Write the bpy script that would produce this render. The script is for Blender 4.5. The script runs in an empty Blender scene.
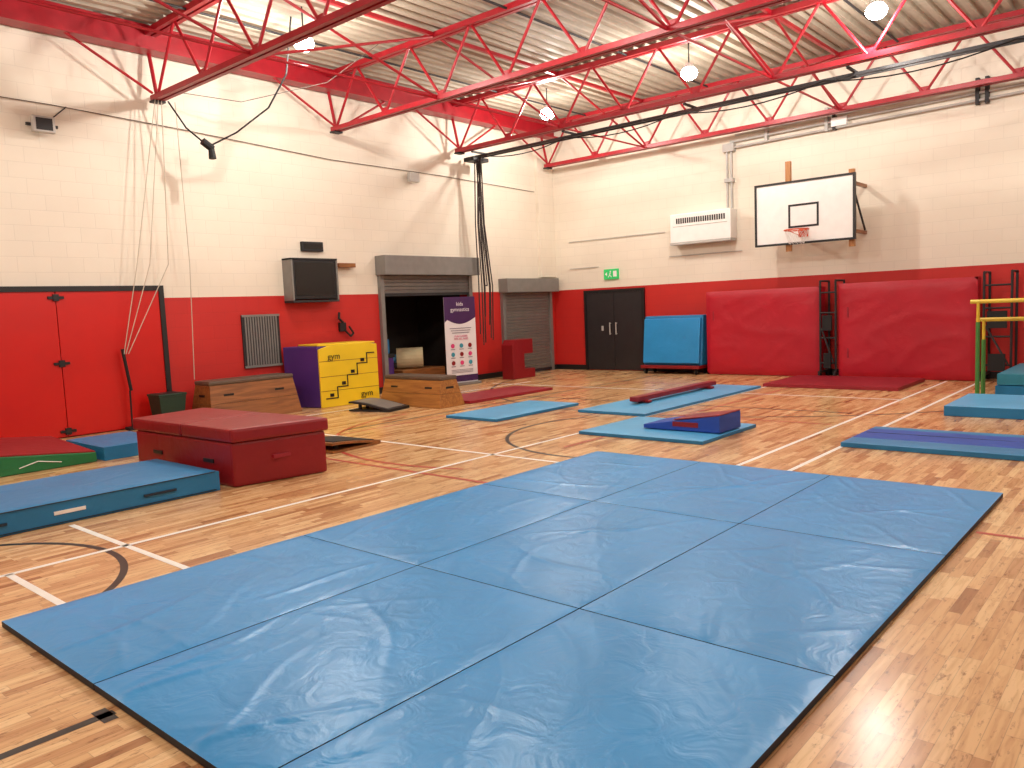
import bpy, bmesh, math, random
from mathutils import Vector, Matrix, noise
random.seed(7)
sc=bpy.context.scene
sc.view_settings.view_transform='Standard'
sc.view_settings.look='None'
sc.view_settings.exposure=0.0
XR=16.6; YL=12.87; X0=-3.4; Y0=-4.0; ZC=6.3

# ------------------------------------------------------------------ materials
def lin(c):
    return tuple(((v/255)/12.92 if v/255<=0.04045 else ((v/255+0.055)/1.055)**2.4) for v in c)+(1,)
MATS={}
def nodes(name):
    m=bpy.data.materials.new(name); m.use_nodes=True
    nt=m.node_tree; p=nt.nodes['Principled BSDF']
    return m,nt,p
def mat(name,col,rough=0.5,metal=0.0,var=0.06,scale=6.0,bump=0.0,bscale=40.0,coat=0.0,spec=0.5):
    if name in MATS: return MATS[name]
    m,nt,p=nodes(name); N=nt.nodes; Lk=nt.links
    c=lin(col)
    tc=N.new('ShaderNodeTexCoord')
    nz=N.new('ShaderNodeTexNoise'); nz.inputs['Scale'].default_value=scale; nz.inputs['Detail'].default_value=4
    Lk.new(tc.outputs['Object'],nz.inputs['Vector'])
    rp=N.new('ShaderNodeValToRGB')
    rp.color_ramp.elements[0].position=0.3; rp.color_ramp.elements[1].position=0.7
    rp.color_ramp.elements[0].color=tuple(max(0,v*(1-var*2)) for v in c[:3])+(1,)
    rp.color_ramp.elements[1].color=tuple(min(1,v*(1+var)) for v in c[:3])+(1,)
    Lk.new(nz.outputs['Fac'],rp.inputs['Fac']); Lk.new(rp.outputs['Color'],p.inputs['Base Color'])
    p.inputs['Roughness'].default_value=rough; p.inputs['Metallic'].default_value=metal
    p.inputs['Specular IOR Level'].default_value=spec
    if coat: p.inputs['Coat Weight'].default_value=coat; p.inputs['Coat Roughness'].default_value=0.2
    if bump:
        n2=N.new('ShaderNodeTexNoise'); n2.inputs['Scale'].default_value=bscale; n2.inputs['Detail'].default_value=5
        Lk.new(tc.outputs['Object'],n2.inputs['Vector'])
        b=N.new('ShaderNodeBump'); b.inputs['Strength'].default_value=bump; b.inputs['Distance'].default_value=0.02
        Lk.new(n2.outputs['Fac'],b.inputs['Height']); Lk.new(b.outputs['Normal'],p.inputs['Normal'])
    MATS[name]=m; return m
def wall_mat(name,axis):
    m,nt,p=nodes(name); N=nt.nodes; Lk=nt.links
    g=N.new('ShaderNodeNewGeometry'); s=N.new('ShaderNodeSeparateXYZ'); Lk.new(g.outputs['Position'],s.inputs[0])
    cb=N.new('ShaderNodeCombineXYZ'); Lk.new(s.outputs[axis],cb.inputs[0]); Lk.new(s.outputs[2],cb.inputs[1])
    br=N.new('ShaderNodeTexBrick'); Lk.new(cb.outputs[0],br.inputs['Vector'])
    br.inputs['Scale'].default_value=1.0; br.inputs['Brick Width'].default_value=0.45; br.inputs['Row Height'].default_value=0.225
    br.inputs['Mortar Size'].default_value=0.006; br.inputs['Mortar Smooth'].default_value=0.4
    br.inputs['Color1'].default_value=(1,1,1,1); br.inputs['Color2'].default_value=(0.95,0.95,0.95,1); br.inputs['Mortar'].default_value=(0.82,0.82,0.82,1)
    nz=N.new('ShaderNodeTexNoise'); nz.inputs['Scale'].default_value=0.8; nz.inputs['Detail'].default_value=6; Lk.new(g.outputs['Position'],nz.inputs['Vector'])
    r1=N.new('ShaderNodeValToRGB'); r1.color_ramp.elements[0].color=lin((222,212,194)); r1.color_ramp.elements[1].color=lin((238,230,213))
    r2=N.new('ShaderNodeValToRGB'); r2.color_ramp.elements[0].color=lin((182,28,24)); r2.color_ramp.elements[1].color=lin((202,40,32))
    Lk.new(nz.outputs['Fac'],r1.inputs['Fac']); Lk.new(nz.outputs['Fac'],r2.inputs['Fac'])
    cmp=N.new('ShaderNodeMath'); cmp.operation='GREATER_THAN'; Lk.new(s.outputs[2],cmp.inputs[0]); cmp.inputs[1].default_value=2.07
    mx=N.new('ShaderNodeMix'); mx.data_type='RGBA'; Lk.new(cmp.outputs[0],mx.inputs['Factor']); Lk.new(r2.outputs[0],mx.inputs['A']); Lk.new(r1.outputs[0],mx.inputs['B'])
    mu=N.new('ShaderNodeMix'); mu.data_type='RGBA'; mu.blend_type='MULTIPLY'; mu.inputs['Factor'].default_value=0.5
    Lk.new(mx.outputs['Result'],mu.inputs['A']); Lk.new(br.outputs['Color'],mu.inputs['B'])
    Lk.new(mu.outputs['Result'],p.inputs['Base Color']); p.inputs['Roughness'].default_value=0.55
    n2=N.new('ShaderNodeTexNoise'); n2.inputs['Scale'].default_value=45; Lk.new(g.outputs['Position'],n2.inputs['Vector'])
    ad=N.new('ShaderNodeMath'); ad.operation='MULTIPLY_ADD'; ad.inputs[1].default_value=0.12; Lk.new(n2.outputs['Fac'],ad.inputs[0])
    iv=N.new('ShaderNodeMath'); iv.operation='SUBTRACT'; iv.inputs[0].default_value=1; Lk.new(br.outputs['Fac'],iv.inputs[1]); Lk.new(iv.outputs[0],ad.inputs[2])
    b=N.new('ShaderNodeBump'); b.inputs['Strength'].default_value=0.25; b.inputs['Distance'].default_value=0.01
    Lk.new(ad.outputs[0],b.inputs['Height']); Lk.new(b.outputs['Normal'],p.inputs['Normal'])
    return m
def floor_mat():
    m,nt,p=nodes('maple_strip_floor'); N=nt.nodes; Lk=nt.links
    def M(op,a=None,b=None,c=None):
        n=N.new('ShaderNodeMath'); n.operation=op
        for i,v in enumerate((a,b,c)):
            if v is None: continue
            if isinstance(v,(int,float)): n.inputs[i].default_value=v
            else: Lk.new(v,n.inputs[i])
        return n.outputs[0]
    g=N.new('ShaderNodeNewGeometry'); s=N.new('ShaderNodeSeparateXYZ'); Lk.new(g.outputs['Position'],s.inputs[0])
    W=0.062; Ln=0.42
    yr=M('DIVIDE',s.outputs[1],W); row=M('FLOOR',yr); fy=M('FRACT',yr)
    wn=N.new('ShaderNodeTexWhiteNoise'); wn.noise_dimensions='1D'; Lk.new(row,wn.inputs['W'])
    xr=M('ADD',M('DIVIDE',s.outputs[0],Ln),M('MULTIPLY',wn.outputs['Value'],7.3)); cell=M('FLOOR',xr); fx=M('FRACT',xr)
    cb=N.new('ShaderNodeCombineXYZ'); Lk.new(row,cb.inputs[0]); Lk.new(cell,cb.inputs[1])
    w2=N.new('ShaderNodeTexWhiteNoise'); w2.noise_dimensions='2D'; Lk.new(cb.outputs[0],w2.inputs['Vector'])
    rp=N.new('ShaderNodeValToRGB'); e=rp.color_ramp.elements
    e[0].position=0; e[0].color=lin((166,114,72)); e[1].position=1; e[1].color=lin((235,199,150))
    k=e.new(0.10); k.color=lin((194,144,98)); k=e.new(0.35); k.color=lin((213,167,118)); k=e.new(0.75); k.color=lin((226,184,134))
    Lk.new(w2.outputs['Value'],rp.inputs['Fac'])
    # grain
    mp=N.new('ShaderNodeVectorMath'); mp.operation='MULTIPLY'; Lk.new(g.outputs['Position'],mp.inputs[0]); mp.inputs[1].default_value=(4,45,1)
    va=N.new('ShaderNodeVectorMath'); va.operation='ADD'; Lk.new(mp.outputs[0],va.inputs[0]); Lk.new(w2.outputs['Color'],va.inputs[1])
    gn=N.new('ShaderNodeTexNoise'); gn.inputs['Scale'].default_value=1; gn.inputs['Detail'].default_value=6; gn.inputs['Distortion'].default_value=0.6; Lk.new(va.outputs[0],gn.inputs['Vector'])
    gr=N.new('ShaderNodeValToRGB'); gr.color_ramp.elements[0].position=0.32; gr.color_ramp.elements[0].color=(0.68,0.57,0.46,1); gr.color_ramp.elements[1].position=0.56; gr.color_ramp.elements[1].color=(1,1,1,1)
    Lk.new(gn.outputs['Fac'],gr.inputs['Fac'])
    mu=N.new('ShaderNodeMix'); mu.data_type='RGBA'; mu.blend_type='MULTIPLY'; mu.inputs['Factor'].default_value=0.7
    Lk.new(rp.outputs[0],mu.inputs['A']); Lk.new(gr.outputs[0],mu.inputs['B'])
    # knots / mineral streaks, offset per strip
    kn=N.new('ShaderNodeTexNoise'); kn.inputs['Scale'].default_value=1; kn.inputs['Detail'].default_value=6; kn.inputs['Roughness'].default_value=0.7
    m3=N.new('ShaderNodeVectorMath'); m3.operation='MULTIPLY'; Lk.new(g.outputs['Position'],m3.inputs[0]); m3.inputs[1].default_value=(10,30,1)
    sc3=N.new('ShaderNodeVectorMath'); sc3.operation='SCALE'; Lk.new(w2.outputs['Color'],sc3.inputs[0]); sc3.inputs['Scale'].default_value=20
    a3=N.new('ShaderNodeVectorMath'); a3.operation='ADD'; Lk.new(m3.outputs[0],a3.inputs[0]); Lk.new(sc3.outputs[0],a3.inputs[1]); Lk.new(a3.outputs[0],kn.inputs['Vector'])
    kr=N.new('ShaderNodeValToRGB'); kr.color_ramp.elements[0].position=0.56; kr.color_ramp.elements[0].color=(1,1,1,1); kr.color_ramp.elements[1].position=0.70; kr.color_ramp.elements[1].color=(0.28,0.16,0.09,1)
    Lk.new(kn.outputs['Fac'],kr.inputs['Fac'])
    mk=N.new('ShaderNodeMix'); mk.data_type='RGBA'; mk.blend_type='MULTIPLY'; mk.inputs['Factor'].default_value=0.88
    Lk.new(mu.outputs['Result'],mk.inputs['A']); Lk.new(kr.outputs[0],mk.inputs['B'])
    # gaps
    gy=M('LESS_THAN',M('ABSOLUTE',M('SUBTRACT',fy,0.5)),0.478); gx=M('LESS_THAN',M('ABSOLUTE',M('SUBTRACT',fx,0.5)),0.4965)
    gap=M('MULTIPLY',gy,gx); gp=M('MULTIPLY_ADD',gap,0.28,0.72)
    ml=N.new('ShaderNodeVectorMath'); ml.operation='SCALE'; Lk.new(mk.outputs['Result'],ml.inputs[0]); Lk.new(gp,ml.inputs['Scale'])
    Lk.new(ml.outputs[0],p.inputs['Base Color'])
    rr=N.new('ShaderNodeTexNoise'); rr.inputs['Scale'].default_value=1.5; Lk.new(g.outputs['Position'],rr.inputs['Vector'])
    Lk.new(M('MULTIPLY_ADD',rr.outputs['Fac'],0.15,0.17),p.inputs['Roughness'])
    b=N.new('ShaderNodeBump'); b.inputs['Strength'].default_value=0.12; b.inputs['Distance'].default_value=0.004
    Lk.new(M('ADD',gap,M('MULTIPLY',w2.outputs['Value'],0.6)),b.inputs['Height']); Lk.new(b.outputs['Normal'],p.inputs['Normal'])
    return m
def vinyl(name,col,rough=0.36,wr=0.5,scale=2.2):
    """Slightly creased PVC cover."""
    if name in MATS: return MATS[name]
    m=mat(name,col,rough,var=0.05,scale=1.5); nt=m.node_tree; N=nt.nodes; Lk=nt.links; p=N['Principled BSDF']
    g=N.new('ShaderNodeNewGeometry')
    n1=N.new('ShaderNodeTexNoise'); n1.noise_type='RIDGED_MULTIFRACTAL'; n1.inputs['Scale'].default_value=scale*.7; n1.inputs['Detail'].default_value=2; n1.inputs['Distortion'].default_value=0.6
    Lk.new(g.outputs['Position'],n1.inputs['Vector'])
    n2=N.new('ShaderNodeTexNoise'); n2.inputs['Scale'].default_value=scale*1.8; n2.inputs['Detail'].default_value=3; n2.inputs['Distortion'].default_value=1.0; Lk.new(g.outputs['Position'],n2.inputs['Vector'])
    a=N.new('ShaderNodeMath'); a.operation='MULTIPLY_ADD'; a.inputs[1].default_value=0.3; Lk.new(n1.outputs['Fac'],a.inputs[0]); Lk.new(n2.outputs['Fac'],a.inputs[2])
    b=N.new('ShaderNodeBump'); b.inputs['Strength'].default_value=wr; b.inputs['Distance'].default_value=0.03
    Lk.new(a.outputs[0],b.inputs['Height']); Lk.new(b.outputs['Normal'],p.inputs['Normal'])
    return m
def emis(name,col,st):
    m,nt,p=nodes(name); p.inputs['Base Color'].default_value=col; p.inputs['Emission Color'].default_value=col; p.inputs['Emission Strength'].default_value=st
    MATS[name]=m; return m
def wood(name,c1,c2,axis=0):
    if name in MATS: return MATS[name]
    m,nt,p=nodes(name); N=nt.nodes; Lk=nt.links
    tc=N.new('ShaderNodeTexCoord'); mp=N.new('ShaderNodeMapping'); sc_=[18,18,18]; sc_[axis]=1.5; mp.inputs['Scale'].default_value=sc_
    Lk.new(tc.outputs['Object'],mp.inputs['Vector'])
    n=N.new('ShaderNodeTexNoise'); n.inputs['Scale'].default_value=1; n.inputs['Detail'].default_value=7; n.inputs['Distortion'].default_value=1; Lk.new(mp.outputs[0],n.inputs['Vector'])
    r=N.new('ShaderNodeValToRGB'); r.color_ramp.elements[0].position=0.3; r.color_ramp.elements[1].position=0.7; r.color_ramp.elements[0].color=lin(c1); r.color_ramp.elements[1].color=lin(c2)
    Lk.new(n.outputs['Fac'],r.inputs['Fac']); Lk.new(r.outputs[0],p.inputs['Base Color']); p.inputs['Roughness'].default_value=0.45
    MATS[name]=m; return m

M_blue=vinyl('blue_vinyl',(40,144,210),0.31,0.26,3.0)
M_blue2=vinyl('pale_blue_vinyl',(82,168,218),0.4,0.15)
M_blue3=vinyl('crash_blue_vinyl',(30,122,176),0.46,0.3)
M_navy=vinyl('navy_vinyl',(30,74,168),0.6,0.15)
M_purp=vinyl('purple_vinyl',(74,42,118),0.4,0.15)
M_redv=vinyl('red_vinyl',(138,18,26),0.42,0.3)
M_redpad=vinyl('crimson_pad_vinyl',(178,12,38),0.45,0.3,1.3)
M_redmat=vinyl('red_mat_vinyl',(146,22,40),0.5,0.2)
M_green=vinyl('green_vinyl',(34,120,70),0.42,0.2)
M_yel=vinyl('yellow_vinyl',(240,206,36),0.42,0.1)
M_edge=mat('dark_mat_edge',(22,44,62),0.6)
M_steelred=mat('red_steel_paint',(162,16,32),0.4,var=0.08)
M_steeldark=mat('dark_steel',(36,34,36),0.6,0.0)
M_deck=mat('roof_deck_coated_steel',(180,170,152),0.6,0.0,var=0.05)
M_door=mat('red_door_paint',(198,22,16),0.35,var=0.04,scale=1.5)
M_black=mat('black_paint',(20,20,22),0.45)
M_rubber=mat('black_rubber',(16,16,17),0.7)
M_dkdoor=mat('charcoal_door_paint',(40,38,40),0.4)
M_grey=mat('galvanised_grey',(130,128,124),0.45,0.2,var=0.05)
M_lgrey=mat('light_grey_plastic',(186,184,178),0.5)
M_cable=mat('wall_cable_grey',(92,84,76),0.7)
M_white=mat('white_enamel',(238,237,233),0.4,var=0.02)
M_line_w=mat('white_line_paint',(244,242,236),0.35,var=0.03)
M_line_k=mat('black_line_paint',(30,27,26),0.35)
M_line_r=mat('red_line_paint',(180,62,46),0.35)
M_orange=mat('orange_rim_paint',(215,85,40),0.4)
M_wood=wood('vault_wood',(136,84,36),(184,126,62),0)
M_woodd=wood('dark_vault_wood',(112,66,28),(160,102,52),0)
M_woodv=wood('post_wood',(150,95,45),(196,138,78),2)
M_pad=mat('vault_top_leather',(96,80,66),0.5,bump=0.2)
M_bin=mat('dark_green_plastic',(20,54,40),0.5)
M_screen=mat('screen_glass',(22,20,22),0.15)
M_rope=mat('pale_rope',(196,186,168),0.8)
M_roped=mat('dark_rope',(48,40,38),0.85)
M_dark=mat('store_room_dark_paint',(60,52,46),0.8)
M_exit=emis('exit_green',lin((40,170,90)),0.5)
M_lamp=emis('lamp_lens',(1,0.98,0.94,1),70)
M_yrail=mat('yellow_rail_paint',(222,190,60),0.35)
M_grail=mat('green_rail_paint',(70,130,60),0.4)
M_teal=vinyl('teal_vinyl',(50,140,168),0.4,0.3)
M_net=mat('net_cord',(225,225,220),0.8)
M_cream=mat('cream_fabric',(205,190,150),0.8)

# ------------------------------------------------------------------ builder
class B:
    def __init__(s,name,loc=(0,0,0),rz=0,parent=None):
        s.name=name; s.loc=loc; s.rz=rz; s.bm=bmesh.new(); s.mats=[]; s.parent=parent
    def mi(s,m):
        if m not in s.mats: s.mats.append(m)
        return s.mats.index(m)
    def _tag(s,n0,m,smooth=False):
        i=s.mi(m)
        s.bm.faces.ensure_lookup_table()
        for f in list(s.bm.faces)[n0:]:
            f.material_index=i; f.smooth=smooth
    def poly(s,pts,m):
        n0=len(s.bm.faces); vs=[s.bm.verts.new(p) for p in pts]; s.bm.faces.new(vs); s._tag(n0,m)
    def hull(s,bot,top,m,bev=0):
        """prism from bottom ring and top ring"""
        tmp=bmesh.new(); n=len(bot)
        vb=[tmp.verts.new(p) for p in bot]; vt=[tmp.verts.new(p) for p in top]
        tmp.faces.new(list(reversed(vb))); tmp.faces.new(vt)
        for i in range(n): tmp.faces.new((vb[i],vb[(i+1)%n],vt[(i+1)%n],vt[i]))
        bmesh.ops.recalc_face_normals(tmp,faces=tmp.faces)
        if bev: bmesh.ops.bevel(tmp,geom=list(tmp.edges),offset=bev,segments=2,affect='EDGES',profile=0.6)
        s._merge(tmp,m)
    def _merge(s,tmp,m,smooth=False):
        i=s.mi(m); mp={}
        for v in tmp.verts: mp[v]=s.bm.verts.new(v.co)
        for f in tmp.faces:
            try: nf=s.bm.faces.new([mp[v] for v in f.verts]); nf.material_index=i; nf.smooth=smooth
            except ValueError: pass
        tmp.free()
    def box(s,x0,x1,y0,y1,z0,z1,m,bev=0):
        s.hull([(x0,y0,z0),(x1,y0,z0),(x1,y1,z0),(x0,y1,z0)],[(x0,y0,z1),(x1,y0,z1),(x1,y1,z1),(x0,y1,z1)],m,bev)
    def beam(s,p0,p1,w,h,m):
        p0=Vector(p0); p1=Vector(p1); d=(p1-p0).normalized()
        u=d.cross(Vector((0,0,1))); u=u.normalized() if u.length>1e-4 else Vector((1,0,0)); v=u.cross(d)
        c=[u*w/2+v*h/2,-u*w/2+v*h/2,-u*w/2-v*h/2,u*w/2-v*h/2]
        s.hull([p0+k for k in c],[p1+k for k in c],m)
    def cyl(s,p0,p1,r,m,r2=None,seg=10):
        p0=Vector(p0); p1=Vector(p1); d=(p1-p0).normalized(); r2=r if r2 is None else r2
        u=d.cross(Vector((0,0,1))); u=u.normalized() if u.length>1e-4 else Vector((1,0,0)); v=u.cross(d)
        tmp=bmesh.new(); a=[];b_=[]
        for i in range(seg):
            t=2*math.pi*i/seg; k=u*math.cos(t)+v*math.sin(t)
            a.append(tmp.verts.new(p0+k*r)); b_.append(tmp.verts.new(p1+k*r2))
        tmp.faces.new(a); tmp.faces.new(list(reversed(b_)))
        for i in range(seg): tmp.faces.new((a[i],b_[i],b_[(i+1)%seg],a[(i+1)%seg]))
        bmesh.ops.recalc_face_normals(tmp,faces=tmp.faces)
        s._merge(tmp,m)
    def ball(s,c,r,m,sz=1.0):
        tmp=bmesh.new(); bmesh.ops.create_uvsphere(tmp,u_segments=18,v_segments=12,radius=r)
        for v in tmp.verts: v.co=Vector((v.co.x,v.co.y,v.co.z*sz))+Vector(c)
        s._merge(tmp,m,True)
    def path(s,pts,r,m,seg=8):
        for i in range(len(pts)-1): s.cyl(pts[i],pts[i+1],r,m,seg=seg)
    def ring(s,c,R,r,m,seg=32,axis='z'):
        pts=[]
        for i in range(seg+1):
            t=2*math.pi*i/seg; pts.append((c[0]+R*math.cos(t),c[1]+R*math.sin(t),c[2]))
        s.path(pts,r,m,6)
    def cushion(s,x0,x1,y0,y1,z0,z1,m,me=None,nx=60,ny=40,amp=0.006,puff=0.012,seed=0,skirt=True):
        """padded mat: creased top on flat edge"""
        i=s.mi(m); j=s.mi(me or m); V=[[None]*(ny+1) for _ in range(nx+1)]
        rs=random.Random(int(seed*100)); cr=[]
        for _ in range(8):   # long thin creases across the cover
            px=rs.uniform(x0,x1); py=rs.uniform(y0,y1); an=rs.uniform(0,math.pi); cr.append((px,py,math.cos(an),math.sin(an),rs.uniform(.25,.8),rs.uniform(.4,1.1)))
        for a in range(nx+1):
            for c in range(ny+1):
                fx=a/nx; fy=c/ny; e=min(fx*(x1-x0),(1-fx)*(x1-x0),fy*(y1-y0),(1-fy)*(y1-y0))
                k=1-math.exp(-e/0.035); x=x0+fx*(x1-x0); y=y0+fy*(y1-y0)
                n=noise.noise(Vector((x*1.1+seed,y*1.7,seed)))
                r1=0
                for (px,py,ca,sa,ln_,am) in cr:
                    dx=x-px; dy=y-py; u=dx*ca+dy*sa; v=-dx*sa+dy*ca+.05*math.sin(u*5+px)
                    r1+=am*math.exp(-(v/.028)**2)*math.exp(-(u/ln_)**2)
                z=z1-puff+k*puff+k*amp*(n*.6+r1*.5-.2)
                V[a][c]=s.bm.verts.new((x,y,z))
        for a in range(nx):
            for c in range(ny):
                f=s.bm.faces.new((V[a][c],V[a+1][c],V[a+1][c+1],V[a][c+1])); f.smooth=True; f.material_index=i
        edge=[V[a][0] for a in range(nx+1)]+[V[nx][c] for c in range(1,ny+1)]+[V[a][ny] for a in range(nx-1,-1,-1)]+[V[0][c] for c in range(ny-1,0,-1)]
        low=[s.bm.verts.new((v.co.x,v.co.y,z0)) for v in edge]; n=len(edge)
        top2=[s.bm.verts.new(v.co) for v in edge]
        for q in range(n):
            f=s.bm.faces.new((top2[q],low[q],low[(q+1)%n],top2[(q+1)%n])); f.material_index=j
        s.bm.faces.new(low).material_index=j
    def done(s):
        me=bpy.data.meshes.new(s.name); 
        if s.loc==(0,0,0) and s.parent is None and s.rz==0 and len(s.bm.verts):
            xs=[v.co.x for v in s.bm.verts]; ys=[v.co.y for v in s.bm.verts]; zs=[v.co.z for v in s.bm.verts]
            c=Vector(((min(xs)+max(xs))/2,(min(ys)+max(ys))/2,min(zs)))
            for v in s.bm.verts: v.co-=c
            s.loc=tuple(c)
        s.bm.to_mesh(me); s.bm.free()
        for m in s.mats: me.materials.append(m)
        o=bpy.data.objects.new(s.name,me); bpy.context.collection.objects.link(o)
        o.location=s.loc; o.rotation_euler=(0,0,s.rz)
        if s.parent: o.parent=s.parent
        return o
def text(name,body,size,loc,rot,m,parent=None,ext=0.001):
    cu=bpy.data.curves.new(name,'FONT'); cu.body=body; cu.size=size; cu.extrude=ext; cu.align_x='CENTER'; cu.align_y='CENTER'; cu.materials.append(m)
    o=bpy.data.objects.new(name,cu); bpy.context.collection.objects.link(o); o.rotation_euler=rot; o.location=loc
    return o

# ------------------------------------------------------------------ room shell
MWX=wall_mat('painted_blockwork_x',0); MWY=wall_mat('painted_blockwork_y',1)
b=B('floor'); b.box(X0-.2,XR+.2,Y0-.2,YL+2.6,-0.2,0,floor_mat()); b.done()
# left wall with store openings
T=0.25; OX0,OX1,OZ=10.74,13.32,2.45; PX0,PX1,PZ=14.55,16.36,2.05
b=B('wall_left')
for (xa,xb,za,zb) in [(X0,OX0,0,6.35),(OX0,OX1,OZ,6.35),(OX1,PX0,0,6.35),(PX0,PX1,PZ,6.35),(PX1,XR+.25,0,6.35)]:
    b.box(xa,xb,YL,YL+T,za,zb,MWX)
b.box(15.98,XR,YL-0.10,YL,2.42,6.3,MWX)
b.done()
b=B('wall_right'); b.box(XR,XR+T,Y0,YL,0,6.35,MWY); b.done()
b=B('wall_rear'); b.box(X0-T,X0,Y0,YL,0,6.35,MWY); b.done()
b=B('wall_near'); b.box(X0,XR,Y0-T,Y0,0,6.35,MWX); b.done()
# store room behind the open shutter
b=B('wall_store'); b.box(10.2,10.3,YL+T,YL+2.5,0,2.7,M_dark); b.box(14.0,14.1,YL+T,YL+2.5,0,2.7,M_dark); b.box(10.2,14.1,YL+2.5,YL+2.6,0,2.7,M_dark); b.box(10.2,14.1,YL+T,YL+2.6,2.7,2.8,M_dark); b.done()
# corrugated roof deck, ribs along X
b=B('ceiling'); y=Y0-.2; pts=[]
while y<YL+0.25:
    pts+= [(y,ZC),(y+0.10,ZC),(y+0.13,ZC+0.07),(y+0.21,ZC+0.07)]; y+=0.24
i=b.mi(M_deck); prev=None
for (yy,zz) in pts:
    cur=(b.bm.verts.new((X0-.2,yy,zz)),b.bm.verts.new((XR+.25,yy,zz)))
    if prev: b.bm.faces.new((prev[0],prev[1],cur[1],cur[0])).material_index=i
    prev=cur
b.box(X0-.2,XR+.25,Y0-.2,YL+.25,ZC+0.1,ZC+0.2,M_deck)
b.done()
b=B('baseboard_left')
for xa,xb in [(6.12,OX0-.1),(OX1+.05,PX0-.05),(PX1,XR-.02)]: b.box(xa,xb,YL-0.025,YL,0,0.13,M_black)
b.done()
b=B('baseboard_right'); b.box(XR-0.025,XR,Y0,10.1,0,0.13,M_black); b.box(XR-0.025,XR,11.86,YL-.03,0,0.13,M_black); b.done()

# ------------------------------------------------------------------ roof steel
def truss(x):
    b=B('roof_truss'); ye=12.62; yn=Y0+0.15; zt=6.22; zb=5.2
    for dx in (-0.055,0.055):
        b.box(x+dx-.035,x+dx+.035,yn,ye+.2,zt-.05,zt+.04,M_steelred)
        b.box(x+dx-.035,x+dx+.035,yn,ye,zb-.04,zb+.04,M_steelred)
    y=ye-0.05; P=1.45; top=False
    b.cyl((x,ye-.05,zb),(x,ye+.18,zt),0.03,M_steelred)
    while y-P>yn:
        b.cyl((x,y,zb),(x,y-P/2,zt),0.024,M_steelred,seg=8); b.cyl((x,y-P/2,zt),(x,y-P,zb),0.024,M_steelred,seg=8)
        b.box(x-.012,x+.012,y-P-.09,y-P+.09,zb,zb+.13,M_steelred)
        y-=P
    b.box(x-.1,x+.1,ye-.12,ye+.02,zb-.07,zb-.04,M_steeldark)
    b.done()
TX=[2.7,6.17,9.62,12.97,16.15]
for x in TX: truss(x)
b=B('eave_beam'); 
b.box(X0,XR-.05,12.48,12.60+.2,6.24,6.28,M_steelred); b.box(X0,XR-.05,12.64,12.67,5.96,6.24,M_steelred); b.box(X0,XR-.05,12.50,12.8,5.92,5.96,M_steelred); b.done()
b=B('roof_cross_bracing')
for k in range(len(TX)-1):
    xa,xb=TX[k]+.1,TX[k+1]-.1
    for yy in (9.72,5.37,1.02):
        b.box(xa,xb,yy-.03,yy+.03,6.19,6.25,M_steelred)
        b.cyl((xa,yy,5.22),(xb,yy,6.18),0.022,M_steelred,seg=8); b.cyl((xa,yy,6.18),(xb,yy,5.22),0.022,M_steelred,seg=8)
        b.cyl((xa,yy,5.2),(xb,yy,5.2),0.02,M_steelred,seg=8)
    b.cyl((xb,12.5,5.25),(xb-1.2,12.6,5.94),0.022,M_steelred,seg=8)
    b.cyl((xa,12.5,5.25),(xa+1.2,12.6,5.94),0.022,M_steelred,seg=8)
b.done()
b=B('ceiling_conduit')
for yy in (11.3,8.1,4.3): b.cyl((X0+.3,yy,6.2),(XR-.2,yy,6.2),0.02,M_steeldark,seg=8)
b.done()

# ------------------------------------------------------------------ lamps (round LED high bays between the trusses)
LP=[(7.40,10.32,220),(13.75,10.66,200),(13.42,7.12,205),(12.72,3.70,185),(7.4,6.7,195),(7.4,2.8,190),(1.2,10.4,165),(1.2,6.6,175),(1.2,2.8,175),(13.2,0.2,165),(7.3,-1,150)]
for i,(x,y,P_) in enumerate(LP):
    b=B('high_bay_lamp'); z=5.76
    b.cyl((x,y,z+.09),(x,y,z+.17),0.10,M_lgrey,0.07,seg=20)
    b.cyl((x,y,z+.17),(x,y,6.295),0.012,M_steeldark,seg=6); b.ball((x,y,z),.15,M_lamp,0.8)
    b.done()
    l=bpy.data.lights.new('lamp_light','POINT'); l.energy=P_; l.color=(1,0.94,0.855); l.shadow_soft_size=0.07
    o=bpy.data.objects.new('lamp_light',l); o.location=(x,y,z-.21); bpy.context.collection.objects.link(o)

# ------------------------------------------------------------------ left wall fittings
b=B('door_1')
y1=YL-.004; 
b.box(2.86,2.94,y1-.07,y1,0,2.27,M_black); b.box(6.04,6.12,y1-.07,y1,0,2.27,M_black); b.box(2.94,6.04,y1-.07,y1,2.19,2.27,M_black)
b.box(2.94,4.485,y1-.05,y1,0.02,2.19,M_door,.004); b.box(4.495,6.04,y1-.05,y1,0.02,2.19,M_door,.004)
for z in (0.1,1.12,2.1): 
    b.box(4.38,4.60,y1-.075,y1-.05,z-.02,z+.02,M_black); b.box(4.45,4.53,y1-.08,y1-.05,z-.05,z+.05,M_black)
b.done()
b=B('door_2'); x1=XR-.004
b.box(x1-.06,x1,10.10,10.17,0,2.02,M_black); b.box(x1-.06,x1,11.80,11.87,0,2.02,M_black); b.box(x1-.06,x1,10.17,11.8,1.95,2.02,M_black)
b.box(x1-.04,x1,10.17,10.98,0.02,1.95,M_dkdoor,.004); b.box(x1-.04,x1,10.99,11.8,0.02,1.95,M_dkdoor,.004)
b.cyl((x1-.09,11.08,.9),(x1-.09,11.08,1.2),.014,M_lgrey); b.cyl((x1-.09,10.9,.9),(x1-.09,10.9,1.2),.014,M_lgrey)
for yy in (11.08,10.9):
    for zz in (.92,1.18): b.cyl((x1-.09,yy,zz),(x1-.03,yy,zz),.01,M_lgrey)
b.box(x1-.045,x1-.04,11.3,11.36,1.0,1.12,M_lgrey)
b.done()
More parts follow.
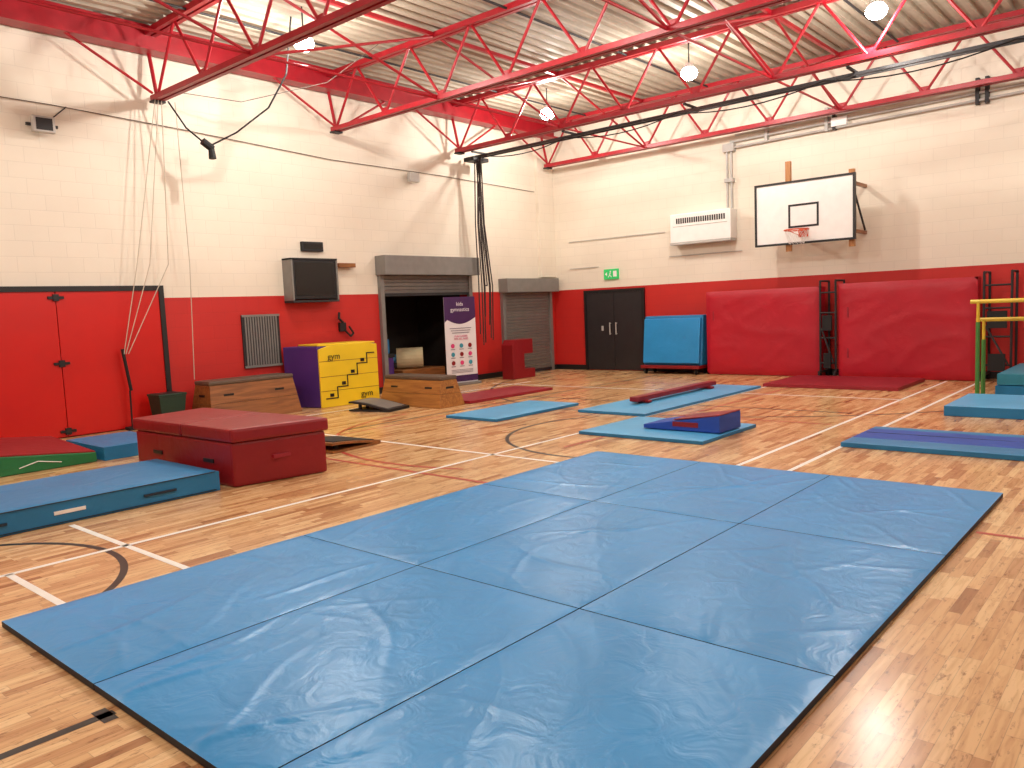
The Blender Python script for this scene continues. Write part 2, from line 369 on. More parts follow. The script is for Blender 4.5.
b=B('exit_sign'); b.box(XR-.05,XR,10.82,11.24,2.27,2.52,M_exit,.005)
b.box(XR-.056,XR-.05,10.86,10.96,2.33,2.47,M_white); b.cyl((XR-.056,11.04,2.46),(XR-.05,11.04,2.46),.018,M_white); b.beam((XR-.053,11.04,2.44),(XR-.053,11.06,2.38),.02,.02,M_white); b.beam((XR-.053,11.06,2.38),(XR-.053,11.01,2.32),.015,.015,M_white);b.beam((XR-.053,11.06,2.38),(XR-.053,11.11,2.32),.015,.015,M_white)
b.poly([(XR-.056,11.2,2.40),(XR-.056,11.14,2.45),(XR-.056,11.14,2.35)],M_white); b.done()
def shutter(name,xa,xb,zbot,zo,zbx,d):
    b=B(name)
    b.box(xa-.14,xb+.14,YL-d,YL-.003,zo,zbx,M_grey,.01)
    b.box(xa-.10,xa,YL-.09,YL-.003,0.0,zo,M_grey); b.box(xb,xb+.10,YL-.09,YL-.003,0.0,zo,M_grey)
    z=zo
    while z-.075>zbot:
        b.hull([(xa,YL-.045,z-.075),(xb,YL-.045,z-.075),(xb,YL-.02,z-.075),(xa,YL-.02,z-.075)],[(xa,YL-.065,z-.012),(xb,YL-.065,z-.012),(xb,YL-.02,z-.003),(xa,YL-.02,z-.003)],M_grey); z-=.075
    b.box(xa,xb,YL-.075,YL-.015,z-.06,z,M_steeldark); b.done()
shutter('roller_shutter',10.76,13.30,2.05,2.45,2.85,0.32)
shutter('roller_shutter',14.55,16.3,0.08,2.04,2.38,0.30)
b=B('wall_vent_grille'); b.box(7.5,8.26,YL-.03,YL-.003,.79,1.74,M_steeldark)
for k in range(13): 
    x=7.55+k*.052; b.box(x,x+.028,YL-.045,YL-.03,.83,1.70,M_grey)
b.box(7.5,8.26,YL-.05,YL-.03,.79,.83,M_grey); b.box(7.5,8.26,YL-.05,YL-.03,1.70,1.74,M_grey); b.done()
b=B('wall_television'); xa,xb=8.42,9.45
b.box(xa,xb,YL-.30,YL-.003,1.93,1.97,M_steeldark); b.box(xa,xa+.03,YL-.30,YL-.003,1.97,2.75,M_grey); b.box(xb-.03,xb,YL-.30,YL-.003,1.97,2.75,M_grey); b.box(xa,xb,YL-.30,YL-.003,2.72,2.75,M_steeldark)
b.box(xa+.04,xb-.04,YL-.29,YL-.18,1.99,2.71,M_black,.01); b.box(xa+.08,xb-.08,YL-.295,YL-.29,2.06,2.67,M_screen); b.box(8.9,9.2,YL-.18,YL-.003,2.2,2.5,M_steeldark); b.done()
b=B('digital_scoreboard'); b.box(8.84,9.32,YL-.07,YL-.003,2.9,3.08,M_black,.01); b.box(8.88,9.28,YL-.074,YL-.07,2.94,3.04,M_screen); b.done()
b=B('wooden_wall_bracket'); b.box(9.6,10.0,YL-.16,YL-.003,2.60,2.68,M_woodd); b.done()
b=B('wall_telephone'); b.box(9.6,9.75,YL-.07,YL-.003,1.34,1.52,M_black,.01); b.path([(9.66,YL-.09,1.52),(9.56,YL-.1,1.6),(9.58,YL-.09,1.72)],.025,M_black); b.path([(9.7,YL-.09,1.36),(9.82,YL-.1,1.24),(9.9,YL-.09,1.3),(9.8,YL-.09,1.44)],.02,M_rubber); b.done()
b=B('wall_floodlight'); b.box(4.36,4.66,YL-.22,YL-.12,4.47,4.70,M_lgrey,.015); b.box(4.4,4.62,YL-.225,YL-.22,4.50,4.67,M_steeldark); b.box(4.46,4.56,YL-.12,YL-.003,4.54,4.62,M_steeldark); b.box(4.3,4.72,YL-.14,YL-.10,4.56,4.60,M_steeldark); b.done()
b=B('wall_floodlight'); b.box(11.55,11.82,YL-.2,YL-.1,4.42,4.62,M_lgrey,.015); b.box(11.64,11.72,YL-.1,YL-.003,4.5,4.56,M_steeldark); b.done()
# wall cable
b=B('wall_cable_run'); pz=[(X0,4.98),(4.69,4.92),(6.66,4.84),(9.66,4.68),(12.6,4.66),(15.9,4.57)]
b.path([(x,YL-.03,z) for x,z in pz],.007,M_cable); b.path([(4.9,YL-.03,4.92),(4.62,YL-.03,4.66)],.008,M_steeldark); b.done()
# hanging spot on cords
b=B('hanging_microphone')
pz=[Vector((6.28,12.45,5.15)),Vector((6.47,12.3,4.74)),Vector((6.70,12.1,4.46))]; b.path(pz,.014,M_rubber)
pz=[Vector((6.74,12.1,4.46)),Vector((7.05,11.8,4.66)),Vector((7.35,11.3,5.0)),Vector((7.45,10.9,5.45)),Vector((7.5,10.75,6.29))]; b.path(pz,.014,M_rubber)
b.cyl((6.62,12.1,4.52),(6.78,12.1,4.42),.06,M_rubber); b.cyl((6.76,12.1,4.44),(6.76,12.08,4.26),.045,M_rubber,.06); b.done()
b=B('thin_ceiling_cable'); b.path([(6.2,12.4,5.3),(7.3,12.0,5.22),(8.3,11.0,5.5),(8.9,10.3,6.1)],.006,M_cable); b.done()
# pull ropes by door
b=B('hanging_pull_ropes')
for k,(xt,xm,xb) in enumerate([(6.10,5.65,5.35),(6.15,5.85,5.38),(6.2,6.15,5.42),(6.42,6.5,6.45)]):
    b.path([(xt,12.5,5.17),(xm,12.62,2.6),(xb,12.68,1.2)] if k<3 else [(xt,12.5,5.17),(xm,12.6,2.6),(xb,12.66,.7)],.007,M_rope,6)
b.cyl((5.34,12.7,1.28),(5.42,12.7,.62),.025,M_rubber); b.cyl((5.40,12.7,.62),(5.38,12.68,.02),.014,M_rubber); b.box(5.3,5.5,12.6,12.76,0.002,.05,M_rubber)
b.done()
b=B('waste_bin',loc=(5.87,12.46,0)); b.hull([(-.17,-.15,0.002),(.17,-.15,0.002),(.17,.15,0.002),(-.17,.15,0.002)],[(-.22,-.2,.50),(.22,-.2,.50),(.22,.2,.50),(-.22,.2,.50)],M_bin,.01); b.box(-.23,.23,-.21,.21,.50,.54,M_bin,.01); b.box(-.19,.19,-.17,.17,.541,.545,M_black); b.done()
# climbing ropes and rail
b=B('climbing_rope_track'); X=13.33
b.box(X-.025,X+.025,Y0+.3,12.7,5.06,5.11,M_steeldark); b.box(X+.12,X+.15,Y0+.3,12.7,5.06,5.10,M_steeldark)
for yy in (12.2,9.7,7,4.2,1.4): b.box(X-.35,X+.2,yy-.02,yy+.02,5.11,5.145,M_steeldark)
for k in range(8):
    dx=-.12+.06*k; yy=12.45-.04*(k%3); zb=[.5,.25,.9,.3,1.6,.4,.7,.35][k]
    b.path([(X+.0,yy-.05*(k%4),5.06),(X+dx*.6,yy,3.6),(X+dx*1.0,yy-.06,2.2),(X+dx*.9-.05,yy-.08,zb+.6)],.014,M_roped,7)
b.box(X-.2,X+.3,12.3,12.6,4.98,5.06,M_steeldark)
b.done()
b=B('swag_cable')
ys=[12.0,9.7,7.2,4.6,2.0,-.6]
for a,c in zip(ys[:-1],ys[1:]):
    pp=[]
    for t in range(9):
        f=t/8; pp.append((13.08,a+(c-a)*f,5.02-.28*4*f*(1-f)*.5))
    b.path(pp,.011,M_rubber,6)
b.done()
# banner
banner_e=bpy.data.objects.new('rollup_banner',None); bpy.context.collection.objects.link(banner_e); banner_e.location=(12.56,12.40,0); banner_e.rotation_euler=(0,0,math.radians(-8))
M_bp=mat('banner_purple_print',(62,26,80),0.5); M_bw=mat('banner_white_print',(224,220,222),0.5,var=.02); M_pink=mat('banner_pink_print',(214,60,120),0.5); M_tl=mat('banner_teal_print',(60,150,170),.5)
b=B('graphic_panel',parent=banner_e); W=.43; y=-.004
b.box(-W,W,0,.006,.06,1.96,M_bw)
ring=[(-W,1.96),(W,1.96),(W,1.50)]+[(W-2*W*t/12,1.50-.14*math.sin(math.pi*t/12)) for t in range(1,12)]+[(-W,1.40)]
b.poly([(x,y,z) for x,z in reversed(ring)],M_bp)
b.box(-W,W,-.006,-.001,.08,.22,M_bp)
M_grt=mat('banner_grey_print',(120,112,124),0.5)
for r_ in range(3):
    for c_ in range(3):
        cx=-.24+.24*c_; cz=.88-.19*r_
        b.cyl((cx,-.008,cz),(cx,-.001,cz),.05,[M_pink,M_tl,M_redv][(r_+c_)%3],seg=14); b.box(cx-.06,cx+.06,-.006,-.001,cz-.085,cz-.07,M_grt)
for k in range(3): b.box(-.3+.03*k,.3-.03*k,-.006,-.001,1.26-.05*k,1.275-.05*k,M_grt)
for r_ in range(3): b.box(-.3,.3,-.006,-.001,.34-.03*r_,.35-.03*r_,M_grt)
b.done()
b=B('banner_base',parent=banner_e); b.box(-.45,.45,-.1,.1,0.001,.06,M_grey,.01); b.cyl((0,.03,.06),(0,.03,1.96),.012,M_grey); b.done()
t=text('banner_title','kids\ngymnastics',.12,(0,0,0),(math.pi/2,0,0),M_bw); t.parent=banner_e; t.location=(0,-.008,1.74)
t=text('banner_text','FUN CLASSES\nFOR ALL AGES',.06,(0,0,0),(math.pi/2,0,0),M_pink); t.parent=banner_e; t.location=(0,-.008,1.06)
# store contents
b=B('rolled_mat'); b.cyl((11.95,13.9,.62),(12.4,13.5,.62),.24,M_cream,seg=20); b.cyl((11.9,13.95,.62),(11.95,13.9,.62),.1,M_blue2); b.box(11.6,12.9,13.3,14.3,0.002,.38,M_woodd,.02); b.done()
b=B('storage_crate'); b.box(10.85,11.35,13.3,13.9,0.002,.7,M_purp,.02); b.box(10.83,11.37,13.28,13.92,.7,.78,M_steeldark,.01); b.box(10.9,11.3,13.35,13.85,.78,1.1,M_blue3,.03); b.done()
# red foam shape in front of shutter 2
b=B('foam_letter_block'); 
pr=[(0,0.002),(.80,0.002),(.80,.22),(.42,.22),(.42,.58),(.74,.58),(.74,.92),(.10,.92),(0,.80)]
b.hull([(13.84+x,12.0,z) for x,z in pr],[(13.84+x,12.35,z) for x,z in pr],M_redv,.015); b.done()

# ------------------------------------------------------------------ right wall
b=B('wall_heater'); ya,yb=7.72,9.20; b.box(XR-.32,XR-.003,ya,yb,2.98,3.62,M_white,.02)
for k in range(22): b.box(XR-.326,XR-.32,ya+.13+k*.055,ya+.13+k*.055+.035,3.40,3.52,M_black)
b.box(XR-.34,XR-.05,ya,yb,2.93,2.98,M_lgrey); b.box(XR-.326,XR-.32,ya+.08,yb-.08,3.33,3.345,M_lgrey); b.done()
b=B('wall_conduit_pipes')
for k,dz in enumerate((0,.13,.26)):
    b.cyl((XR-.07,7.9-.1*k,5.0+dz-.08),(XR-.07,Y0+.2,5.10+dz),.024,M_lgrey)
for k,dz in enumerate((0,.13)): b.cyl((XR-.07,7.9-.1*k,4.95+dz),(XR-.07,7.9-.1*k,3.64),.024,M_lgrey)
for yy in (7.0,5.75,5.6,3.1,2.95,1): b.box(XR-.11,XR-.003,yy-.03,yy+.03,4.92,5.38,M_lgrey if yy>5.7 else M_steeldark)
b.box(XR-.12,XR-.003,7.72,7.98,4.85,5.02,M_lgrey); b.box(XR-.12,XR-.003,7.75,7.95,4.2,4.28,M_lgrey); b.box(XR-.12,XR-.003,5.35,5.65,4.98,5.15,M_white)
b.cyl((XR-.03,12.3,3.28),(XR-.03,9.5,3.28),.010,M_lgrey)
b.cyl((XR-.03,9.4,2.7),(XR-.03,7.6,2.7),.010,M_lgrey)
b.cyl((XR-.03,12.3,2.6),(XR-.03,11.4,2.6),.010,M_lgrey)
b.done()
# basketball backboard
b=B('basketball_backboard'); xb=15.70
b.box(xb,xb+.04,4.98,6.87,2.72,3.88,M_white)
for (ya,yb,za,zb) in [(4.94,6.91,2.68,2.72),(4.94,6.91,3.88,3.92),(4.94,4.98,2.72,3.88),(6.87,6.91,2.72,3.88)]: b.box(xb-.02,xb+.06,ya,yb,za,zb,M_black)
for (ya,yb,za,zb) in [(5.62,6.22,3.42,3.46),(5.62,6.22,3.0,3.04),(5.62,5.66,3.04,3.42),(6.18,6.22,3.04,3.42)]: b.box(xb-.006,xb,ya,yb,za,zb,M_black)
for yy,zt in ((6.25,4.32),(5.03,4.0)):
    b.box(xb+.06,xb+.14,yy-.05,yy+.05,2.55,zt,M_woodv)
    for zz in (2.85,3.75): b.box(xb+.14,XR-.0005,yy-.03,yy+.03,zz-.03,zz+.03,M_woodd)
    b.beam((xb+.14,yy,3.7),(XR-.03,yy,2.9),.03,.03,M_steeldark)
cx,cy,cz=xb-.36,5.92,2.93
b.box(xb-.03,xb,cy-.09,cy+.09,cz-.12,cz+.05,M_orange); b.box(xb-.14,xb-.02,cy-.05,cy+.05,cz-.02,cz+.005,M_orange); b.ring((cx,cy,cz),.225,.014,M_orange)
b.beam((xb-.02,cy-.05,cz-.1),(xb-.28,cy-.18,cz),.012,.012,M_orange); b.beam((xb-.02,cy+.05,cz-.1),(xb-.28,cy+.18,cz),.012,.012,M_orange)
n=12
for k in range(n):
    for s in (1,-1):
        pp=[]
        for j in range(4):
            t=2*math.pi*(k+s*j*.5)/n; R=.22-.028*j; pp.append((cx+R*math.cos(t),cy+R*math.sin(t),cz-.01-.085*j))
        b.path(pp,.003,M_net,4)
b.done()
# wall pads
def pad(name,xa,xb,ya,yb,z0,z1,m,flip=0,lean=0.0):
    b=B(name); nx,ny=40,30; i=b.mi(m)
    G=[[None]*(ny+1) for _ in range(nx+1)]
    for a in range(nx+1):
        for c in range(ny+1):
            f=a/nx; g=c/ny; e=min(f*(yb-ya),(1-f)*(yb-ya),g*(z1-z0),(1-g)*(z1-z0)); k=1-math.exp(-e/.06)
            yy=ya+f*(yb-ya); zz=z0+g*(z1-z0)
            n=noise.noise(Vector((yy*1.3,zz*1.1,flip+3)))+.8*(1-abs(noise.noise(Vector((yy*1.1+zz,zz*1.9,flip*2.2)))))**7
            G[a][c]=b.bm.verts.new((xa+lean*g+.04-k*.04-k*.015*n,yy,zz))
    for a in range(nx):
        for c in range(ny):
            f=b.bm.faces.new((G[a][c],G[a][c+1],G[a+1][c+1],G[a+1][c])); f.smooth=True; f.material_index=i
    b.hull([(xa+.04,ya,z0),(xb,ya,z0),(xb,yb,z0),(xa+.04,yb,z0)],[(xa+.04+lean,ya,z1),(xb+lean*.9,ya,z1),(xb+lean*.9,yb,z1),(xa+.04+lean,yb,z1)],m)
    for zz in (.5,1.3): b.box(xa-.005+lean*zz/2,xa+.02+lean*zz/2,yb-.2,yb-.17,zz-.1,zz+.1,M_redmat)
    return b.done()
pad('crimson_crash_pad',16.12,16.42,5.76,8.27,0.01,1.83,M_redpad,1)
pad('crimson_crash_pad',15.98,16.30,2.96,5.36,0.01,1.86,M_redpad,4)
for nm,ya,yb in (('crash_pad_trolley',5.39,5.73),('crash_pad_trolley',2.42,2.88)):
    b=B(nm)
    for yy in (ya+.02,yb-.02):
        b.cyl((16.0,yy,.1),(16.0,yy,1.93),.022,M_steeldark); b.cyl((16.5,yy,.1),(16.5,yy,1.93),.022,M_steeldark)
        b.cyl((16.0,yy,1.93),(16.5,yy,1.93),.022,M_steeldark); b.cyl((15.9,yy,.12),(16.52,yy,.12),.025,M_steeldark)
        b.cyl((15.95,yy-.02,.062),(15.95,yy+.02,.062),.06,M_rubber,seg=16); b.cyl((16.45,yy-.02,.062),(16.45,yy+.02,.062),.06,M_rubber,seg=16)
    for zz in (.3,.8,1.3,1.7): b.cyl((16.0,ya+.02,zz),(16.0,yb-.02,zz),.018,M_steeldark); 
    b.beam((15.97,ya+.05,.3),(15.97,yb-.05,1.0),.03,.03,M_steeldark); b.box(15.93,15.98,ya+.08,yb-.08,.95,1.25,M_rubber); b.box(15.93,15.98,ya+.1,yb-.1,.2,.5,M_rubber)
    b.done()
# folded blue mat on trolley
b=B('folded_blue_mat_trolley'); ya,yb=8.36,9.86
b.hull([(16.06,ya,.2),(16.5,ya,.2),(16.5,yb,.2),(16.06,yb,.2)],[(16.18,ya,1.33),(16.54,ya,1.33),(16.54,yb,1.33),(16.18,yb,1.33)],M_blue3,.03)
b.hull([(15.98,ya+.03,.25),(16.06,ya+.03,.25),(16.06,yb-.03,.25),(15.98,yb-.03,.25)],[(16.09,ya+.03,1.27),(16.17,ya+.03,1.27),(16.17,yb-.03,1.27),(16.09,yb-.03,1.27)],M_blue,.02)
b.box(15.92,16.5,ya,yb,.13,.2,M_redv,.01)
for yy in (ya+.1,yb-.1):
    for xx in (16.0,16.4): b.cyl((xx,yy-.02,.067),(xx,yy+.02,.067),.065,M_rubber,seg=16)
b.done()

# ------------------------------------------------------------------ mats on the floor
xs=[1.31,3.29,5.25,7.13]; ys=[1.12,2.46,3.74,5.0]; n=0
for i in range(3):
    for j in range(3):
        b=B('gym_floor_mat'); g=.004
        b.cushion(xs[i]+g,xs[i+1]-g,ys[j]+g,ys[j+1]-g,0.004,.045,M_blue,M_edge,nx=130,ny=88,amp=.012,puff=.008,seed=n*3.7+1); b.done(); n+=1
def simplemat(name,xa,xb,ya,yb,h,m,me,z0=.004,seed=0,amp=.004): 
    b=B(name); b.cushion(xa,xb,ya,yb,z0,z0+h,m,me,nx=40,ny=30,amp=amp,puff=.012,seed=seed); return b
simplemat('pale_blue_mat',8.5,10.55,7.75,8.8,.05,M_blue2,M_blue3,seed=2).done()
simplemat('pale_blue_mat',9.85,13.9,6.05,7.25,.05,M_blue2,M_blue3,seed=5).done()
simplemat('pale_blue_mat',8.15,9.6,4.25,6.0,.05,M_blue2,M_blue3,seed=8).done()
simplemat('red_floor_mat',9.98,12.35,9.7,10.7,.06,M_redmat,M_redmat,seed=11).done()
simplemat('red_floor_mat',14.1,15.8,3.75,6.1,.07,M_redmat,M_redmat,seed=12).done()
b=simplemat('striped_folding_mat',8.72,9.10,.6,2.9,.06,M_blue3,M_blue3,seed=13); b.cushion(9.105,9.78,.6,2.9,.004,.064,M_navy,M_navy,nx=30,ny=30,seed=3); b.cushion(9.785,9.95,.6,2.9,.004,.064,M_blue3,M_blue3,nx=20,ny=30,seed=3); b.box(9.43,9.445,.65,2.85,.063,.067,M_edge); b.done()
b=simplemat('blue_landing_mat',11.5,13.0,.4,2.5,.14,M_blue2,M_blue3,seed=15); b.done()
b=B('blue_mat_stack')
b.cushion(13.9,16.0,.35,2.32,.004,.17,M_blue3,M_blue3,nx=30,ny=30,seed=17); b.cushion(13.92,15.98,.37,2.30,.175,.35,M_teal,M_teal,nx=30,ny=30,seed=18); b.done()
# parallel bars
b=B('parallel_bars')
for (xx,zz,m) in ((13.3,1.46,M_yrail),(13.72,1.18,M_yrail)):
    b.cyl((xx,2.55,zz),(xx,.4,zz),.03,m,seg=14)
    for yy in (2.45,.7): b.cyl((xx,yy,.03),(xx,yy,zz-.3),.03,M_grail,seg=12); b.cyl((xx,yy,zz-.35),(xx,yy,zz),.022,M_yrail)
    b.box(xx-.04,xx+.04,.5,2.6,0.003,.035,M_grail)
b.box(13.3,13.72,2.41,2.49,0.003,.03,M_grail); b.box(13.3,13.72,.66,.74,0.003,.03,M_grail)
b.done()
# low red beam
b=B('low_balance_beam'); b.box(10.65,13.35,6.66,6.82,.095,.17,M_redv,.012)
for xx in (10.9,13.05): b.box(xx-.05,xx+.05,6.58,6.9,.062,.10,M_redv,.008)
b.done()
# small incline wedge: low at far left, high at right
b=B('foam_incline_wedge'); xa,xb2,y0,y1_=8.62,9.2,5.32,4.27; z0=.062
b.hull([(xa,y1_,z0),(xb2,y1_,z0),(xb2,y0,z0),(xa,y0,z0)],[(xa,y1_,z0+.21),(xb2,y1_,z0+.21),(xb2,y0,z0+.05),(xa,y0,z0+.05)],M_navy,.01)
b.hull([(xa+.0,y1_,z0+.212),(xb2,y1_,z0+.212),(xb2,y1_+.62,z0+.125),(xa,y1_+.62,z0+.125)],[(xa,y1_,z0+.222),(xb2,y1_,z0+.222),(xb2,y1_+.62,z0+.135),(xa,y1_+.62,z0+.135)],M_redv)
b.box(xa-.004,xa,4.55,4.9,z0+.05,z0+.11,M_redv); b.done()
# red block (two-part lid over a foam body, slightly skewed)
b=B('red_foam_block')
C=[Vector((3.95,7.12)),Vector((4.97,6.93)),Vector((4.86,9.35)),Vector((3.90,9.2))]
def q(a,c,f): return a+(c-a)*f
def quad(pts,z): return [(p.x,p.y,z) for p in pts]
cen=sum(C,Vector((0,0)))/4
Ci=[cen+(p-cen)*.965 for p in C]
b.hull(quad(Ci,.003),quad(Ci,.45),M_redv,.03)
f0=.47
A=[C[0],C[1],q(C[1],C[2],f0),q(C[0],C[3],f0)]; A2=[q(C[0],C[3],f0+.01),q(C[1],C[2],f0+.01),C[2],C[3]]
b.hull(quad(A,.452),quad(A,.59),M_redv,.03); b.hull(quad(A2,.452),quad(A2,.59),M_redv,.03)
for f in (.22,.75):
    p=q(Ci[0],Ci[3],f); b.box(p.x-.012,p.x+.02,p.y-.1,p.y+.1,.22,.26,M_black,.004)
p=q(Ci[0],Ci[1],.5); b.box(p.x-.1,p.x+.1,p.y-.022,p.y+.03,.24,.28,M_redmat,.004)
b.done()
# blue crash mat
b=B('blue_crash_mat'); b.cushion(.9,3.84,7.2,8.5,.004,.21,M_blue3,M_blue3,nx=90,ny=50,amp=.016,puff=.02,seed=21)
b.box(.92,3.8,7.19,7.2,.19,.197,M_edge); b.box(.92,3.8,7.19,7.2,.015,.022,M_edge); b.box(2.35,2.6,7.19,7.198,.09,.12,M_line_w); b.box(3.1,3.4,7.18,7.2,.09,.11,M_edge); b.box(1.7,2.0,7.18,7.2,.09,.11,M_edge)
b.done()
# left wedge
b=B('foam_ramp_wedge'); b.hull([(1.9,10.15,.004),(3.85,10.15,.004),(3.85,11.6,.004),(1.9,11.6,.004)],[(1.9,10.15,.33),(3.85,10.15,.12),(3.85,11.6,.20),(1.9,11.6,.42)],M_green,.012)
b.hull([(1.9,10.16,.332),(3.84,10.16,.122),(3.84,11.59,.202),(1.9,11.59,.422)],[(1.9,10.16,.345),(3.84,10.16,.135),(3.84,11.59,.215),(1.9,11.59,.435)],M_redv)
b.path([(3.0,10.145,.07),(3.2,10.145,.12),(3.45,10.145,.07)],.006,M_line_w,6); b.done()
b=B('small_blue_mat'); b.cushion(3.92,4.75,10.1,11.3,.004,.18,M_blue3,M_blue3,nx=30,ny=30,seed=23); b.done()
# springboards
def springboard(name,loc,rz,w,l,m,mt,h=.16):
    b=B(name,loc=loc,rz=rz); n=12; 
    def zz(f): return .05+h*math.sin(f*math.pi/2)**1.3
    for k in range(n):
        f0,f1=k/n,(k+1)/n
        b.hull([(-w/2,-l/2+l*f0,zz(f0)-.03),(w/2,-l/2+l*f0,zz(f0)-.03),(w/2,-l/2+l*f1,zz(f1)-.03),(-w/2,-l/2+l*f1,zz(f1)-.03)],[(-w/2,-l/2+l*f0,zz(f0)),(w/2,-l/2+l*f0,zz(f0)),(w/2,-l/2+l*f1,zz(f1)),(-w/2,-l/2+l*f1,zz(f1))],m)
        if 0<k<n-1: b.hull([(-w/2+.05,-l/2+l*f0,zz(f0)),(w/2-.05,-l/2+l*f0,zz(f0)),(w/2-.05,-l/2+l*f1,zz(f1)),(-w/2+.05,-l/2+l*f1,zz(f1))],[(-w/2+.05,-l/2+l*f0,zz(f0)+.008),(w/2-.05,-l/2+l*f0,zz(f0)+.008),(w/2-.05,-l/2+l*f1,zz(f1)+.008),(-w/2+.05,-l/2+l*f1,zz(f1)+.008)],mt)
    b.box(-w/2,w/2,-l/2,l/2,0.003,.03,m)
    for xx in (-w/3,0,w/3): b.cyl((xx,l*.3,.03),(xx,l*.3,zz(.8)-.03),.03,M_steeldark)
    b.done()
springboard('springboard',(6.0,8.25,0),math.radians(95),.8,.8,M_woodd,M_rubber,.08)
springboard('springboard',(8.76,10.72,0),math.radians(14),.6,.85,M_steeldark,M_grey,.12)
# vaulting boxes
def vault(name,loc,rz,L_,W_,h,layers,m):
    """tapered box sections with a padded top"""
    b=B(name,loc=loc,rz=rz); ht=h-.07; ins=.12; il=.07
    for k in range(layers):
        f0,f1=k/layers,(k+1)/layers; a0,a1=ins*f0,ins*f1; c0,c1=il*f0,il*f1; z0=ht*f0+.003; z1=ht*f1-.002
        b.hull([(-L_/2+c0,-W_/2+a0,z0),(L_/2-c0,-W_/2+a0,z0),(L_/2-c0,W_/2-a0,z0),(-L_/2+c0,W_/2-a0,z0)],[(-L_/2+c1,-W_/2+a1,z1),(L_/2-c1,-W_/2+a1,z1),(L_/2-c1,W_/2-a1,z1),(-L_/2+c1,W_/2-a1,z1)],m,.002)
    zc=ht*.72; ym=-W_/2+ins*.72
    for s in (-1,1): b.box(s*L_*.28-.09,s*L_*.28+.09,ym-.004,ym+.01,zc-.018,zc+.018,M_black)
    xm=L_/2-il*.72; b.box(xm-.01,xm+.004,-.09,.09,zc-.018,zc+.018,M_black); b.box(-xm-.004,-xm+.01,-.09,.09,zc-.018,zc+.018,M_black)
    b.box(-L_/2+il-.01,L_/2-il+.01,-W_/2+ins-.01,W_/2-ins+.01,ht,h,M_pad,.025)
    b.done()
vault('wooden_vaulting_box',(7.17,12.3,0),0,1.70,.72,.68,2,M_woodd)
vault('wooden_vaulting_box',(9.56,10.52,0),math.radians(-90),1.60,.62,.54,2,M_wood)
# yellow / purple foam vault
b=B('foam_vaulting_block',loc=(9.10,12.28,0),rz=math.radians(-6)); w=.62
b.hull([(-w,-.36,.003),(w,-.36,.003),(w,.40,.003),(-w-.30,.36,.003)],[(-w,-.36,1.12),(w,-.36,1.12),(w,.40,1.12),(-w-.30,.36,1.12)],M_purp,.02)
prf=[(-w,.003),(w,.003),(w,1.10),(w-.28,1.14),(-w+.2,1.12),(-w,1.06)]
b.hull([(x,-.41,z) for x,z in prf],[(x,-.365,z) for x,z in prf],M_yel,.01)
b.box(-w+.01,w-.01,-.36,.36,1.12,1.15,M_yel,.01)
st=[(-.52,.16),(-.28,.16),(-.28,.36),(-.06,.36),(-.06,.56),(.16,.56),(.16,.76),(.38,.76),(.38,.94),(.54,.94)]
for (x0_,z0_),(x1_,z1_) in zip(st[:-1],st[1:]): b.box(min(x0_,x1_)-.01,max(x0_,x1_)+.01,-.418,-.41,min(z0_,z1_)-.01,max(z0_,z1_)+.01,M_black)
for (x,z) in [(-.4,.22),(-.14,.42),(.06,.62),(.28,.82)]: b.box(x-.04,x+.04,-.418,-.41,z-.03,z+.03,M_black)
for z in (.3,.56,.84): b.box(-w,w,-.413,-.41,z-.004,z+.004,M_woodd)
bo=b.done()
t=text('foam_lettering','gym',.16,(0,0,0),(math.pi/2,0,0),M_black); t.parent=bo; t.location=(-.32,-.42,.92)
t=text('foam_lettering_low','gym',.16,(0,0,0),(math.pi/2,0,0),M_black); t.parent=bo; t.location=(.34,-.42,.18)

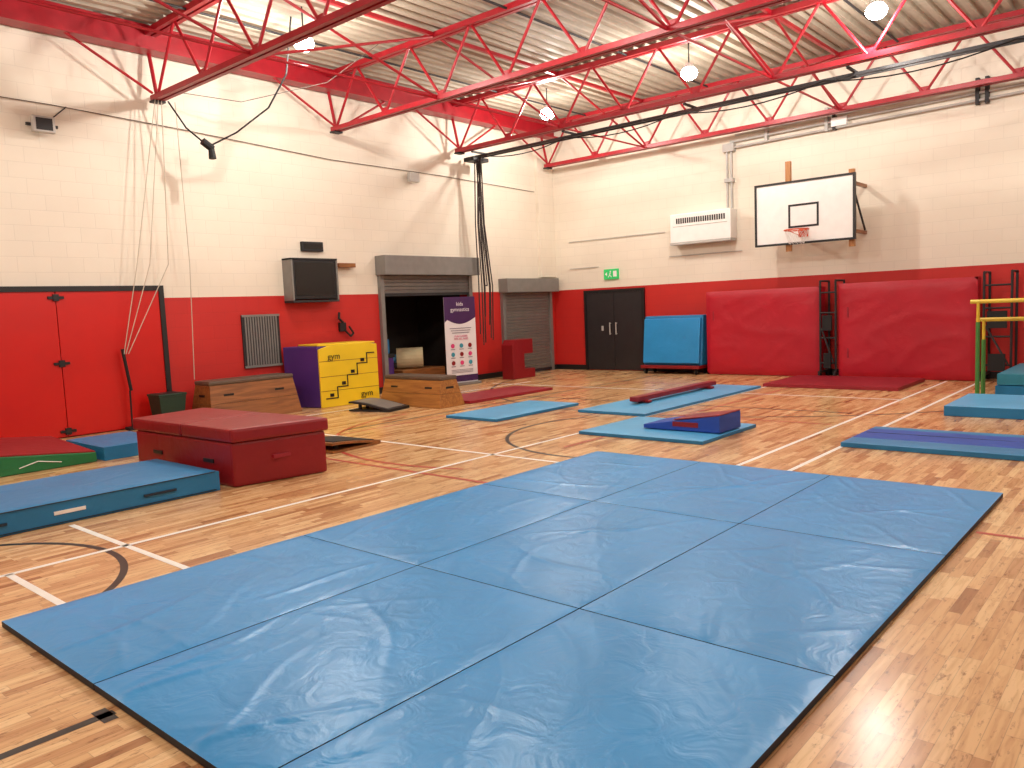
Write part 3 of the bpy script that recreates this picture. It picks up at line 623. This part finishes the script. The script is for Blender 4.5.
# ------------------------------------------------------------------ floor line markings
b=B('court_line_markings'); zl=.0015
def ln(x0,y0,x1,y1,w,m):
    d=Vector((x1-x0,y1-y0)).normalized(); n_=Vector((-d.y,d.x))*w/2
    b.poly([(x0+n_.x*-1,y0-n_.y,zl),(x1-n_.x,y1-n_.y,zl),(x1+n_.x,y1+n_.y,zl),(x0+n_.x,y0+n_.y,zl)],m)
def arc(cx,cy,R,a0,a1,w,m,n=60):
    for k in range(n):
        t0=math.radians(a0+(a1-a0)*k/n); t1=math.radians(a0+(a1-a0)*(k+1)/n)
        b.poly([(cx+(R-w/2)*math.cos(t0),cy+(R-w/2)*math.sin(t0),zl),(cx+(R+w/2)*math.cos(t0),cy+(R+w/2)*math.sin(t0),zl),(cx+(R+w/2)*math.cos(t1),cy+(R+w/2)*math.sin(t1),zl),(cx+(R-w/2)*math.cos(t1),cy+(R-w/2)*math.sin(t1),zl)],m)
zl=.0010; ln(-3,3.47,1.29,3.47,.05,M_line_k); arc(1.05,6.0,1.25,-60,200,.05,M_line_k); arc(8.6,5.3,1.75,60,215,.05,M_line_k); ln(6.9,9.3,15.9,9.3,.05,M_line_k); ln(11.3,3.6,11.3,11.9,.05,M_line_k); ln(1.25,3.40,1.25,3.54,.06,M_line_k)
arc(15.5,6.8,5.5,100,250,.05,M_line_k)
zl=.0014; ln(5.42,5.05,5.42,11.9,.05,M_line_r); ln(6.0,-3,6.0,1.1,.05,M_line_r); ln(7.3,5.6,15.9,5.6,.04,M_line_r); ln(14.2,2.6,14.2,11.9,.05,M_line_r); ln(5.4,9.0,14,9.0,.04,M_line_r); arc(8.6,6.8,3,90,200,.05,M_line_r); ln(10.2,3.5,10.2,11.9,.04,M_line_r)
zl=.0018; ln(-3,6.05,15.9,6.05,.05,M_line_w); ln(2.44,5.1,2.44,7.1,.05,M_line_w); ln(1.66,5.0,1.66,6.05,.05,M_line_w); ln(7.2,3.42,15.9,3.42,.05,M_line_w); ln(7.2,2.9,15.9,2.9,.05,M_line_w)
ln(6.55,5.1,6.55,11.9,.05,M_line_w); ln(-3,11.3,13.6,11.3,.05,M_line_w); ln(13,3.4,13,11.9,.05,M_line_w)
b.done()

# ------------------------------------------------------------------ world and camera
w=bpy.data.worlds.new('World'); sc.world=w; w.use_nodes=True; w.node_tree.nodes['Background'].inputs[0].default_value=(0.9,0.92,1,1); w.node_tree.nodes['Background'].inputs[1].default_value=0.05
cam=bpy.data.cameras.new('camera'); cam.sensor_width=36; cam.lens=27.77; cam.clip_start=.05
co=bpy.data.objects.new('camera',cam); bpy.context.collection.objects.link(co)
Rm=Matrix(((0.6535,0.0997,-0.7504),(-0.7557,0.0299,-0.6542),(-0.0428,0.9946,0.0949)))
co.matrix_world=Matrix.Translation((0,0,1.65))@Rm.to_4x4()
sc.camera=co
